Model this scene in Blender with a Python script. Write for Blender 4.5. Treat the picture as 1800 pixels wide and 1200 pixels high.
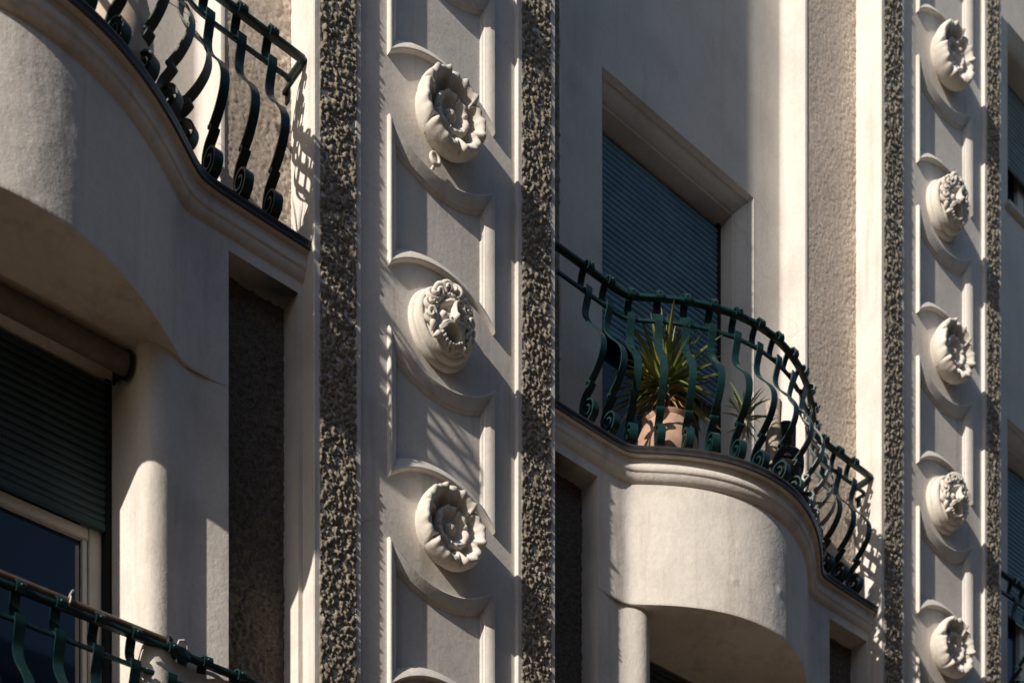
import bpy, bmesh, math, random
import numpy as np
from mathutils import Vector, Matrix, noise as mnoise

for o in list(bpy.data.objects): bpy.data.objects.remove(o, do_unlink=True)
scene = bpy.context.scene
COL = scene.collection
random.seed(7); RNG = np.random.default_rng(11)

# ------------------------------------------------------------------ camera, sky, sun, exposure
EYE = 1.6                                   # camera height; all heights "v" below are above the camera
cam = bpy.data.cameras.new('camera'); camo = bpy.data.objects.new('camera', cam); COL.objects.link(camo)
cam.sensor_width = 36.0; cam.lens = 50.0; cam.shift_x = 0.0; cam.shift_y = 1.1
cam.clip_start = 0.05; cam.clip_end = 3000
camo.location = (-5.319, -6.9857, EYE)
camo.rotation_euler = (math.radians(90), 0, -math.radians(90 - 50.194))
cam.dof.use_dof = True; cam.dof.focus_distance = 8.75; cam.dof.aperture_fstop = 1.5
scene.camera = camo

SUN = Vector((1.0, 0.19, -0.46)).normalized()          # direction the light travels
world = bpy.data.worlds.new('World'); scene.world = world; world.use_nodes = True
wn = world.node_tree.nodes; wl = world.node_tree.links
bg = wn['Background']; sky = wn.new('ShaderNodeTexSky'); sky.sky_type = 'NISHITA'; sky.sun_disc = False
sky.sun_elevation = math.asin(-SUN.z); sky.sun_rotation = math.atan2(-SUN.x, -SUN.y)
sky.air_density = 1.0; sky.dust_density = 0.8; sky.ozone_density = 1.6
wl.new(sky.outputs[0], bg.inputs[0]); bg.inputs[1].default_value = 0.088
sl = bpy.data.lights.new('sun', 'SUN'); sl.energy = 5.0; sl.angle = math.radians(0.53); sl.color = (1.0, 0.92, 0.82)
so = bpy.data.objects.new('sun', sl); COL.objects.link(so); so.location = (-12, -8, 20)
so.rotation_euler = SUN.to_track_quat('-Z', 'Y').to_euler()
scene.view_settings.view_transform = 'Standard'; scene.view_settings.look = 'None'
scene.view_settings.exposure = 0.26; scene.view_settings.gamma = 1.0; scene.view_settings.use_curve_mapping = False
scene.render.engine = 'CYCLES'

# ------------------------------------------------------------------ helpers
def P(u, w, v): return (u, -w, v + EYE)      # along the facade, outwards from the pilaster face, up

def tag(o, label=None, cat=None, group=None, kind=None):
    if label: o['label'] = label
    if cat: o['category'] = cat
    if group: o['group'] = group
    if kind: o['kind'] = kind
    return o

def empty(name, loc=(0, 0, 0), rz=0.0):
    o = bpy.data.objects.new(name, None); COL.objects.link(o); o.location = loc; o.rotation_euler = (0, 0, rz)
    o.empty_display_size = 0.1
    return o

def link(name, me, parent=None, loc=None, rot=None):
    o = bpy.data.objects.new(name, me); COL.objects.link(o)
    if parent is not None: o.parent = parent
    if loc is not None: o.location = loc
    if rot is not None: o.rotation_euler = rot
    return o

class MB:
    """collects vertices and faces of one mesh"""
    def __init__(s): s.v = []; s.f = []
    def add(s, vs, fs):
        n = len(s.v); s.v += [tuple(p) for p in vs]; s.f += [tuple(i + n for i in f) for f in fs]
    def grid(s, rows, closed_u=False, closed_v=False):
        m = len(rows[0]); n = len(rows); vs = [p for r in rows for p in r]; fs = []
        for i in range(n if closed_v else n - 1):
            for j in range(m if closed_u else m - 1):
                a = i * m + j; b = i * m + (j + 1) % m; c = ((i + 1) % n) * m + (j + 1) % m; d = ((i + 1) % n) * m + j
                fs.append((a, b, c, d))
        s.add(vs, fs)
    def quad(s, a, b, c, d): s.add([a, b, c, d], [(0, 1, 2, 3)])
    def box(s, lo, hi):
        x0, y0, z0 = lo; x1, y1, z1 = hi
        s.add([(x0, y0, z0), (x1, y0, z0), (x1, y1, z0), (x0, y1, z0), (x0, y0, z1), (x1, y0, z1), (x1, y1, z1), (x0, y1, z1)],
              [(0, 3, 2, 1), (4, 5, 6, 7), (0, 1, 5, 4), (1, 2, 6, 5), (2, 3, 7, 6), (3, 0, 4, 7)])
    def fbox(s, u0, u1, w0, w1, v0, v1): s.box((u0, -w1, v0 + EYE), (u1, -w0, v1 + EYE))
    def tube(s, pts, rad, n=8, caps=True):
        pts = [Vector(p) for p in pts]; rows = []
        rad = rad if hasattr(rad, '__len__') else [rad] * len(pts)
        t0 = (pts[1] - pts[0]).normalized(); ref = Vector((0, 0, 1)) if abs(t0.z) < .9 else Vector((1, 0, 0))
        x = t0.cross(ref).normalized()
        for i, p in enumerate(pts):
            t = (pts[min(i + 1, len(pts) - 1)] - pts[max(i - 1, 0)]).normalized()
            x = (x - t * x.dot(t)).normalized(); y = t.cross(x)
            rows.append([p + (x * math.cos(2 * math.pi * k / n) + y * math.sin(2 * math.pi * k / n)) * rad[i] for k in range(n)])
        s.grid(rows, closed_u=True)
        if caps:
            s.add(rows[0], [tuple(range(n))[::-1]]); s.add(rows[-1], [tuple(range(n))])
    def lathe(s, prof, n=32, c=(0, 0, 0)):
        s.grid([[(c[0] + r * math.cos(2 * math.pi * k / n), c[1] + r * math.sin(2 * math.pi * k / n), c[2] + z) for k in range(n)] for r, z in prof], closed_u=True)
    def mesh(s, name, mat, smooth=35, bevel=0, weld=True):
        me = bpy.data.meshes.new(name); me.from_pydata(s.v, [], s.f)
        bm = bmesh.new(); bm.from_mesh(me)
        if weld: bmesh.ops.remove_doubles(bm, verts=bm.verts, dist=1e-5)
        bmesh.ops.recalc_face_normals(bm, faces=bm.faces)
        if bevel:
            ed = [e for e in bm.edges if len(e.link_faces) == 2 and e.calc_face_angle(0) > math.radians(50)]
            bmesh.ops.bevel(bm, geom=ed, offset=bevel, segments=2, affect='EDGES', clamp_overlap=True)
        bm.to_mesh(me); bm.free()
        if smooth:
            me.shade_smooth(); me.set_sharp_from_angle(angle=math.radians(smooth))
        me.materials.append(mat)
        return me
    def build(s, name, mat, parent=None, smooth=35, bevel=0, weld=True):
        return link(name, s.mesh(name, mat, smooth, bevel, weld), parent)

# ------------------------------------------------------------------ materials
def newmat(name):
    m = bpy.data.materials.new(name); m.use_nodes = True
    return m, m.node_tree.nodes, m.node_tree.links, m.node_tree.nodes['Principled BSDF']

def noise(n, l, scale, detail=4, rough=.55, vec=None):
    t = n.new('ShaderNodeTexNoise'); t.inputs['Scale'].default_value = scale; t.inputs['Detail'].default_value = detail
    t.inputs['Roughness'].default_value = rough
    if vec is not None: l.new(vec, t.inputs['Vector'])
    return t

def ramp(n, l, src, stops):
    r = n.new('ShaderNodeValToRGB'); e = r.color_ramp.elements
    e[0].position, e[0].color = stops[0][0], (*stops[0][1], 1); e[1].position, e[1].color = stops[-1][0], (*stops[-1][1], 1)
    for p, c in stops[1:-1]:
        k = e.new(p); k.color = (*c, 1)
    l.new(src, r.inputs[0]); return r

def mixc(n, l, fac, a, b, mode='MIX'):
    m = n.new('ShaderNodeMix'); m.data_type = 'RGBA'; m.blend_type = mode
    for sock, val in ((m.inputs[0], fac), (m.inputs[6], a), (m.inputs[7], b)):
        if hasattr(val, 'is_linked') or hasattr(val, 'links'): l.new(val, sock)
        elif isinstance(val, (int, float)): sock.default_value = val
        else: sock.default_value = (*val, 1)
    return m.outputs[2]

def pos(n): return n.new('ShaderNodeNewGeometry').outputs['Position']

def plaster(name, col, var=.10, bump=.25, stain=.35, pits=.5):
    m, n, l, b = newmat(name); p = pos(n)
    mp = n.new('ShaderNodeMapping'); mp.inputs['Scale'].default_value = (8, 8, .6); l.new(p, mp.inputs[0])
    big = noise(n, l, 1.7, 5, .6, p); st = noise(n, l, 1.0, 6, .62, mp.outputs[0]); fine = noise(n, l, 38, 6, .65, p)
    dk = tuple(c * (1 - var * 1.6) for c in col); lt = tuple(min(1, c * (1 + var * .7)) for c in col)
    c = ramp(n, l, big.outputs[0], [(.3, dk), (.5, col), (.72, lt)]).outputs[0]
    sr = ramp(n, l, st.outputs[0], [(.52, (1, 1, 1)), (.78, (1 - stain, 1 - stain * 1.08, 1 - stain * 1.2))])
    c = mixc(n, l, 1.0, c, sr.outputs[0], 'MULTIPLY')
    fr = ramp(n, l, fine.outputs[0], [(.3, (.90, .90, .89)), (.6, (1, 1, 1))]); c = mixc(n, l, 1.0, c, fr.outputs[0], 'MULTIPLY')
    wob = noise(n, l, 3.0, 5, .6, p); wv = n.new('ShaderNodeVectorMath'); wv.operation = 'MULTIPLY_ADD'; l.new(wob.outputs['Color'], wv.inputs[0]); wv.inputs[1].default_value = (.35, .35, .35); l.new(p, wv.inputs[2])
    ck = n.new('ShaderNodeTexVoronoi'); ck.feature = 'DISTANCE_TO_EDGE'; ck.inputs['Scale'].default_value = .9; l.new(wv.outputs[0], ck.inputs['Vector'])
    cr = ramp(n, l, ck.outputs['Distance'], [(.0, (.84, .83, .82)), (.0035, (1, 1, 1))]); cm = noise(n, l, .8, 3, .5, p)
    cg = ramp(n, l, cm.outputs[0], [(.50, (0, 0, 0)), (.58, (1, 1, 1))]); cc = mixc(n, l, cg.outputs[0], (1, 1, 1), cr.outputs[0]); c = mixc(n, l, 1.0, c, cc, 'MULTIPLY')
    l.new(c, b.inputs['Base Color']); b.inputs['Roughness'].default_value = .85; b.inputs['Specular IOR Level'].default_value = .2
    med = noise(n, l, 11, 5, .6, p); grit = noise(n, l, 130, 3, .6, p)
    vo = n.new('ShaderNodeTexVoronoi'); vo.inputs['Scale'].default_value = 26; l.new(p, vo.inputs['Vector'])
    pr = n.new('ShaderNodeMapRange'); pr.inputs[1].default_value = .0; pr.inputs[2].default_value = .10
    pr.inputs[3].default_value = -pits; pr.inputs[4].default_value = 0; l.new(vo.outputs['Distance'], pr.inputs[0])
    gate = noise(n, l, 4.0, 2, .5, p); gr = n.new('ShaderNodeMapRange'); gr.inputs[1].default_value = .52; gr.inputs[2].default_value = .62; l.new(gate.outputs[0], gr.inputs[0])
    pg = n.new('ShaderNodeMath'); pg.operation = 'MULTIPLY'; l.new(pr.outputs[0], pg.inputs[0]); l.new(gr.outputs[0], pg.inputs[1])
    s1 = n.new('ShaderNodeMath'); s1.operation = 'MULTIPLY_ADD'; l.new(med.outputs[0], s1.inputs[0]); s1.inputs[1].default_value = 1.6; l.new(fine.outputs[0], s1.inputs[2])
    s2 = n.new('ShaderNodeMath'); s2.operation = 'MULTIPLY_ADD'; l.new(grit.outputs[0], s2.inputs[0]); s2.inputs[1].default_value = .35; l.new(s1.outputs[0], s2.inputs[2])
    s3 = n.new('ShaderNodeMath'); s3.operation = 'ADD'; l.new(s2.outputs[0], s3.inputs[0]); l.new(pg.outputs[0], s3.inputs[1])
    bp = n.new('ShaderNodeBump'); bp.inputs['Strength'].default_value = bump; bp.inputs['Distance'].default_value = .006
    l.new(s3.outputs[0], bp.inputs['Height']); l.new(bp.outputs[0], b.inputs['Normal'])
    return m

def roughcast(name, c0, c1, c2, scale=55):
    m, n, l, b = newmat(name); p = pos(n)
    a = noise(n, l, scale, 4, .6, p); g = noise(n, l, 2.2, 4, .6, p)
    c = ramp(n, l, a.outputs[0], [(.3, c0), (.52, c1), (.74, c2)]).outputs[0]
    gr = ramp(n, l, g.outputs[0], [(.35, (.82, .82, .82)), (.65, (1.0, 1.0, 1.0))]); c = mixc(n, l, 1.0, c, gr.outputs[0], 'MULTIPLY')
    l.new(c, b.inputs['Base Color']); b.inputs['Roughness'].default_value = .95; b.inputs['Specular IOR Level'].default_value = .1
    f = noise(n, l, 170, 4, .7, p); bp = n.new('ShaderNodeBump'); bp.inputs['Strength'].default_value = .5; bp.inputs['Distance'].default_value = .004
    l.new(f.outputs[0], bp.inputs['Height']); l.new(bp.outputs[0], b.inputs['Normal'])
    return m

def paint(name, col, rough=.4, var=.25, scale=30, metal=0.0, spec=.5, bump=.1, wear=None):
    m, n, l, b = newmat(name); p = pos(n)
    a = noise(n, l, scale, 5, .6, p)
    c = ramp(n, l, a.outputs[0], [(.3, tuple(x * (1 - var) for x in col)), (.7, tuple(min(1, x * (1 + var)) for x in col))]).outputs[0]
    if wear:
        w = noise(n, l, 70, 6, .7, p); wr = ramp(n, l, w.outputs[0], [(.64, (0, 0, 0)), (.70, (1, 1, 1))])
        c = mixc(n, l, wr.outputs[0], c, wear)
    l.new(c, b.inputs['Base Color']); b.inputs['Metallic'].default_value = metal; b.inputs['Specular IOR Level'].default_value = spec
    rr = n.new('ShaderNodeMapRange'); rr.inputs[3].default_value = rough * .8; rr.inputs[4].default_value = min(1, rough * 1.25); l.new(a.outputs[0], rr.inputs[0]); l.new(rr.outputs[0], b.inputs['Roughness'])
    if bump:
        f = noise(n, l, 120, 4, .6, p); bp = n.new('ShaderNodeBump'); bp.inputs['Strength'].default_value = bump; bp.inputs['Distance'].default_value = .003
        l.new(f.outputs[0], bp.inputs['Height']); l.new(bp.outputs[0], b.inputs['Normal'])
    return m

CREAM = plaster('cream_plaster', (.62, .575, .525))
WALLP = plaster('wall_plaster', (.59, .545, .495), var=.09, stain=.14)
APRON = plaster('apron_plaster', (.64, .59, .535), var=.10, bump=.4, stain=.30, pits=.35)
STONE = plaster('cast_stone', (.63, .58, .52), var=.12, bump=.3, stain=.25, pits=.2)
DARKCAST = roughcast('dark_roughcast', (.155, .128, .098), (.275, .235, .185), (.43, .375, .30))
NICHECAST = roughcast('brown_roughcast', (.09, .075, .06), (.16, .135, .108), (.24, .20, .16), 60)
SANDCAST = roughcast('sand_roughcast', (.50, .405, .315), (.64, .54, .445), (.72, .62, .525), 40)
IRON = paint('green_iron_paint', (.005, .025, .026), .38, .22, 40, spec=.42, bump=.2, wear=(.020, .026, .024))
FLASH = paint('dark_flashing', (.030, .028, .028), .33, .3, 12, spec=.5, bump=.2)
SHUTB = paint('blue_shutter', (.115, .225, .295), .5, .15, 6, spec=.3, bump=.05)
SHUTSHADE = paint('shade_tinted_shutter', (.032, .058, .064), .5, .15, 6, spec=.3, bump=.05)  # shutter colour darkened: shade of the deep lower recess painted in
SHUTG = paint('grey_shutter', (.15, .20, .23), .55, .15, 6, spec=.3, bump=.05)
FRAME = paint('window_frame_paint', (.50, .47, .43), .4, .08, 8, spec=.4, bump=.05)
DARKIN = paint('dark_interior', (.02, .02, .022), .8, .2, 4, spec=.1)
AWN = paint('awning_canvas', (.17, .14, .11), .9, .15, 20, spec=.1)
POLE = paint('bronze_pole', (.10, .065, .045), .35, .25, 25, spec=.6)
TERRA = paint('terracotta', (.40, .255, .185), .8, .28, 9, spec=.2, bump=.3)
CREAMPOT = paint('cream_pot', (.55, .45, .36), .7, .1, 9, spec=.2, bump=.2)
BLACKPOT = paint('black_pot', (.012, .012, .012), .6, .2, 9, spec=.3)
BARK = paint('bark', (.33, .28, .23), .9, .4, 45, spec=.1, bump=.8)
SOIL = paint('soil', (.04, .028, .02), .95, .3, 40, spec=.05)
CLIP = paint('pale_metal', (.55, .52, .48), .3, .1, 30, spec=.6)
def leafmat(name, a, b_, tip):
    m, n, l, b = newmat(name); oi = n.new('ShaderNodeObjectInfo')
    r = ramp(n, l, oi.outputs['Random'], [(.0, a), (.55, b_), (1.0, tip)]); l.new(r.outputs[0], b.inputs['Base Color'])
    b.inputs['Roughness'].default_value = .45; b.inputs['Specular IOR Level'].default_value = .4
    return m
LEAF = leafmat('yucca_leaf', (.07, .105, .025), (.16, .19, .05), (.34, .32, .10))
DRY = leafmat('dry_leaf', (.26, .14, .055), (.36, .22, .10), (.46, .34, .20))
PALE = leafmat('pale_leaf', (.13, .18, .07), (.24, .28, .13), (.38, .38, .22))
m, n, l, b = newmat('window_glass'); b.inputs['Base Color'].default_value = (.003, .014, .036, 1); b.inputs['Roughness'].default_value = .03
b.inputs['Specular IOR Level'].default_value = .5; gn = noise(n, l, 1.3, 2, .5, pos(n)); bp = n.new('ShaderNodeBump'); bp.inputs['Strength'].default_value = .04
l.new(gn.outputs[0], bp.inputs['Height']); l.new(bp.outputs[0], b.inputs['Normal']); GLASS = m
GROUND = paint('street_paving', (.085, .054, .030), .9, .2, 1.5, spec=.1)

# ------------------------------------------------------------------ the street
g = MB(); g.quad((-900, -900, 0), (900, -900, 0), (900, 900, 0), (-900, 900, 0))
tag(g.build('street', GROUND, smooth=0), kind='structure')

# ------------------------------------------------------------------ unseen house added behind the camera to cut skylight on the facade
opp = empty('added_house', (0, -15.5, 0)); tag(opp, 'plain grey house across the street, unseen behind the viewer, added to hold back skylight', 'building')
OPPR = paint('grey_render', (.22, .19, .16), .9, .12, 1.2, spec=.1)
ob = MB(); ob.box((-34, -10, 0), (34, 0, 14.6)); ob.box((-34.4, -10.4, 14.6), (34.4, .55, 15.1)); link('wall', ob.mesh('wall', OPPR, smooth=0), opp)
for fl_ in range(4):
    for k_ in range(16):
        x_ = -31.5 + 4.2 * k_; z_ = 1.0 + 3.4 * fl_
        wm = MB(); wm.box((x_ - .6, -.02, z_), (x_ + .6, .05, z_ + 2.0)); link('window', wm.mesh('window', GLASS, smooth=0), opp)

# ------------------------------------------------------------------ the building
bld = empty('apartment_building', (0, 0.6, 0))
tag(bld, 'cream plastered apartment house with pilasters, roughcast bands and bowed balconies', 'building')
BINV = Matrix.Translation((0, -0.6, 0))
def bpart(mb, name, mat, parent=None, **k):
    """mesh in world coordinates attached below the building (or below one of its parts)"""
    me = mb.mesh(name, mat, **k)
    if parent is None:
        o = link(name, me, bld); o.matrix_parent_inverse = BINV
    else:
        o = link(name, me, parent)            # parts have identity world transforms
    return o

core = MB(); core.fbox(-10, 13, -6, -1.0, -EYE, 16.5)
bpart(core, 'wall', WALLP, smooth=0)
basew = MB(); basew.fbox(-9.2, 12.6, -1.0, -.12, -EYE, 2.9)
bpart(basew, 'wall', WALLP, smooth=0)

STOREY = 3.7875
UC = [-2.725, 2.635, 7.995]                 # bay centres
SLAB = 7.05                                 # slab top of the balcony storey

# ---- roughcast sheets: pebbles splatted into a height grid
def pebble_sheet(u0, u1, v0, v1, wbase, step, rmin, rmax, amp, dens, seed, edge=.0, flat=0.0, clump=0.0, grad=0.0):
    rng = np.random.default_rng(seed)
    nu = max(3, int((u1 - u0) / step)); nv = max(3, int((v1 - v0) / step))
    U = np.linspace(u0, u1, nu); V = np.linspace(v0, v1, nv); Hh = np.zeros((nv, nu))
    cnt = int((u1 - u0) * (v1 - v0) * dens)
    cu = rng.uniform(u0, u1, cnt); cv = rng.uniform(v0, v1, cnt); rr = rmin + (rmax - rmin) * rng.uniform(0, 1, cnt) ** 2.2; hh = rng.uniform(.3, 1.0, cnt) * amp * (.55 + .45 * rr / rmax)
    if grad: hh = hh * (.7 + grad * np.clip(((cu - u0) / (u1 - u0) - .62) / .38, 0, 1) ** 1.5)
    if clump: keep = np.array([mnoise.noise((a * 19, c * 19, seed)) + .5 * mnoise.noise((a * 47, c * 47, seed)) for a, c in zip(cu, cv)]) > (rng.uniform(-.9, .35, cnt) * clump)
    else: keep = np.ones(cnt, bool)
    cu, cv, rr, hh = cu[keep], cv[keep], rr[keep], hh[keep]; cnt = len(cu)
    du = (u1 - u0) / (nu - 1); dv = (v1 - v0) / (nv - 1); asp = rng.uniform(.65, 1.5, cnt)
    for a, c, r, h, q in zip(cu, cv, rr, hh, asp):
        i0 = max(0, int((c - r * q - v0) / dv)); i1 = min(nv, int((c + r * q - v0) / dv) + 2)
        j0 = max(0, int((a - r - u0) / du)); j1 = min(nu, int((a + r - u0) / du) + 2)
        d2 = ((U[j0:j1][None, :] - a) / r) ** 2 + ((V[i0:i1][:, None] - c) / (r * q)) ** 2
        Hh[i0:i1, j0:j1] = np.maximum(Hh[i0:i1, j0:j1], h * np.sqrt(np.clip(1 - d2, 0, 1)))
    Hh += rng.normal(0, amp * .07, Hh.shape)
    Hh = Hh * (1 - flat)
    if edge:
        e = np.clip(np.minimum(U - u0, u1 - U) / edge, 0, 1); Hh = Hh * (0.25 + .75 * e[None, :])
    uu = np.broadcast_to(U[None, :], Hh.shape) + rng.normal(0, step * .12, Hh.shape)
    vv = np.broadcast_to(V[:, None], Hh.shape) + rng.normal(0, step * .12, Hh.shape)
    co = np.stack([uu, -(wbase + Hh), vv + EYE], -1).reshape(-1, 3).astype(np.float32)
    idx = np.arange(nv * nu).reshape(nv, nu)
    q = np.stack([idx[:-1, :-1], idx[:-1, 1:], idx[1:, 1:], idx[1:, :-1]], -1).reshape(-1, 4).astype(np.int32)
    me = bpy.data.meshes.new('rough')
    me.vertices.add(len(co)); me.vertices.foreach_set('co', co.ravel())
    me.loops.add(q.size); me.loops.foreach_set('vertex_index', q.ravel())
    me.polygons.add(len(q)); me.polygons.foreach_set('loop_start', np.arange(0, q.size, 4, dtype=np.int32))
    me.update(calc_edges=True); me.validate(); me.shade_smooth()
    return me

def rough_part(name, me, mat, parent=None):
    me.materials.append(mat); me.name = name
    o = link(name, me, parent if parent is not None else bld)
    if parent is None: o.matrix_parent_inverse = BINV
    return o

# ---- pilasters
MOD = STOREY / 3; VM0 = 8.27; RB = .578; HW = .4075; OFF = .23; CH = -.030
def extr(mb, prof, v0, v1):
    mb.grid([[P(u, w, v) for u, w in prof] for v in (v0, v1)])

def panel_loop(pc, ct, cb, e, w, na=22):
    """closed outline of a panel with hollowed ends, offset inwards by e"""
    x = HW - e; R = RB + e; dz = math.sqrt(R * R - x * x); a = math.asin(x / R); pts = []
    for k in range(na + 1):                   # top end, left to right, hollowed by the upper medallion
        t = -a + 2 * a * k / na; pts.append(P(pc + R * math.sin(t), w, ct + OFF - R * math.cos(t)))
    for k in range(na + 1):                   # bottom end, right to left
        t = a - 2 * a * k / na; pts.append(P(pc + R * math.sin(t), w, cb - OFF + R * math.cos(t)))
    return pts

def pilaster(c, pc, hl, hr, ks, v0, v1, step, seed, vbody=15.5):
    v1r, v1 = v1, vbody; body = MB(); cf = .007; B = -.62
    for sgn, h in ((-1, hl), (1, hr)):
        pr = [(h, B), (h, -cf), (h - cf, 0), (h - .042, 0), (h - .046, -.004), (.640, -.004), (.636, 0), (.606, 0), (.600, -cf), (.600, CH)]
        extr(body, [(c + sgn * a, w) for a, w in pr], v0, v1)
    # smooth ground of the sunk middle: side strips and the rounds behind the medallions
    for a0, a1 in ((c - .6, pc - HW), (pc + HW, c + .6)):
        body.grid([[P(a0, CH, v), P(a1, CH, v)] for v in (v0, v1)])
    o = bpart(body, 'pilaster', CREAM, smooth=30)
    for k in ks:
        vm = VM0 + k * MOD
        rnd = MB(); a = math.asin(HW / RB); rows = [[], [], []]
        for q in range(23):
            t = -a + 2 * a * q / 22; x = pc + RB * math.sin(t); dz = RB * math.cos(t) - OFF
            rows[0].append(P(x, CH, vm - dz)); rows[1].append(P(x, CH, vm)); rows[2].append(P(x, CH, vm + dz))
        rnd.grid(rows); bpart(rnd, 'medallion_ground', CREAM, o, smooth=30)
    # panels between neighbouring medallions (one more at each end)
    for k in list(ks) + [max(ks) + 1]:
        ct = VM0 + k * MOD; cb = ct - MOD
        prof = [(0, CH - .004), (.0005, -.010), (.004, -.002), (.011, .001), (.020, -.001), (.060, -.024), (.074, -.031), (.0785, -.040), (.086, -.043), (.092, -.050), (.096, -.058)]
        loops = [panel_loop(pc, ct, cb, e * .88, w) for e, w in prof]
        fr = MB(); fr.grid(loops, closed_u=True); fo = bpart(fr, 'panel_moulding', CREAM, o, smooth=32)
        L = loops[-1]; h = len(L) // 2; fl = MB(); fl.grid([L[:h], L[h:][::-1]])
        bpart(fl, 'panel_field', CREAM, o, smooth=0)
    for a0, a1, sd in ((c - hl + .034, c - .628, 1), (c + .628, c + hr - .034, 2)):
        me = pebble_sheet(a0, a1, v0, v1r, -.010, step, .0055, .021, .028, 9000, seed + sd, edge=.008, clump=1.0)
        rough_part('roughcast_strip', me, DARKCAST, o)
    return o

P1C, P1P, P2C, P2P = -.05, -.0385, 5.342, 5.36
pilaster(P1C, P1P, .925, .925, range(-3, 5), 3.2, 10.9, .0065, 100)
pilaster(P2C, P2P, .918, .872, range(-2, 5), 4.6, 13.9, .0085, 200)
P0C = UC[0] * 2 + .05
pilaster(P0C, P0C, .925, .925, range(-3, 5), 3.2, 10.9, .03, 300)

# ---- bays
def bowf(A, wf, L, e=.05):
    def fn(d):
        q = A * (1 - (d / L) ** 2); return wf + (q + math.sqrt(q * q + e * e)) / 2 - e * .02
    return fn
bow_slab = bowf(.47, -.035, 1.05); bow_apron = bowf(.445, -.12, .985, .04); bow_rail = bowf(.43, -.088, 1.02)
NICHE = 1.27
LOW = [(NICHE, -.12), (1.20, -.124), (1.14, -.132), (1.07, -.138), (1.02, -.133), (.97, -.116), (.93, -.098), (.89, -.084), (.85, -.079), (.81, -.086), (.78, -.104), (.76, -.13), (.75, -.16), (.748, -.20), (.747, -.60)]

def slats(parent, u0, u1, w, vtop, vbot, pitch, mat):
    s = MB(); h = pitch
    pr = [(-.010, 0), (.002, -.004), (.0085, -h * .3), (.009, -h * .55), (.006, -h * .78), (-.004, -h * .88), (-.010, -h)]
    s.grid([[(u, -a, z) for a, z in pr] for u in (u0, u1)])
    me = s.mesh('slat', mat, smooth=50); k = 0; v = vtop
    while v > vbot + .5 * pitch:
        link('slat', me, parent, (0, -w + random.uniform(-.0008, .0008), v + EYE + random.uniform(-.0012, .0012)), (random.uniform(-.05, .05), 0, 0)); v -= pitch; k += 1
    return v

def surround(parent, u0, u1, vb, vt, w, mat, sill=False):
    """moulded reveal round an opening: plain inner reveal, small step, rounded flare out to the wall"""
    pr = [(0, w - .40), (0, w - .135), (.012, w - .128), (.012, w - .118), (.020, w - .108), (.034, w - .084), (.056, w - .060), (.074, w - .046), (.080, w - .040), (.080, w - .030), (.094, w - .016), (.106, w + .002)]
    mb = MB()
    rows = []
    for e, ww in pr:
        rows.append([P(u0 - e, ww, vb), P(u0 - e, ww, vt + e), P(u1 + e, ww, vt + e), P(u1 + e, ww, vb)])
    mb.grid(rows); return bpart(mb, 'window_surround', mat, parent, smooth=40)

def wall_with_hole(mb, u0, u1, v0, v1, w, holes):
    us = sorted({u0, u1, *[h[0] for h in holes], *[h[1] for h in holes]}); vs = sorted({v0, v1, *[h[2] for h in holes], *[h[3] for h in holes]})
    for i in range(len(us) - 1):
        for j in range(len(vs) - 1):
            a, b_, c_, d = us[i], us[i + 1], vs[j], vs[j + 1]
            if any(a >= h[0] - 1e-6 and b_ <= h[1] + 1e-6 and c_ >= h[2] - 1e-6 and d <= h[3] + 1e-6 for h in holes): continue
            mb.quad(P(a, w, c_), P(b_, w, c_), P(b_, w, d), P(a, w, d))

def frame_part(parent_name, u0, u1, v0, v1, w, fw, mat, mull=0):
    f = MB()
    f.fbox(u0, u0 + fw, w - .05, w, v0, v1); f.fbox(u1 - fw, u1, w - .05, w, v0, v1)
    f.fbox(u0 + fw, u1 - fw, w - .05, w - .002, v1 - fw, v1); f.fbox(u0 + fw, u1 - fw, w - .05, w - .002, v0, v0 + fw)
    for k in range(mull):
        m_ = u0 + (u1 - u0) * (k + 1) / (mull + 1); f.fbox(m_ - fw * .8, m_ + fw * .8, w - .045, w + .004, v0 + fw, v1 - fw)
    o = bpart(f, parent_name, mat, bevel=.004)
    # thinner sash inside the frame
    s = MB(); a = fw + .002; t = .03
    s.fbox(u0 + a, u0 + a + t, w - .06, w - .016, v0 + a, v1 - a); s.fbox(u1 - a - t, u1 - a, w - .06, w - .016, v0 + a, v1 - a)
    s.fbox(u0 + a + t, u1 - a - t, w - .06, w - .017, v1 - a - t, v1 - a); s.fbox(u0 + a + t, u1 - a - t, w - .06, w - .017, v0 + a, v0 + a + t)
    bpart(s, 'sash', mat, o, bevel=.003)
    return o

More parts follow.
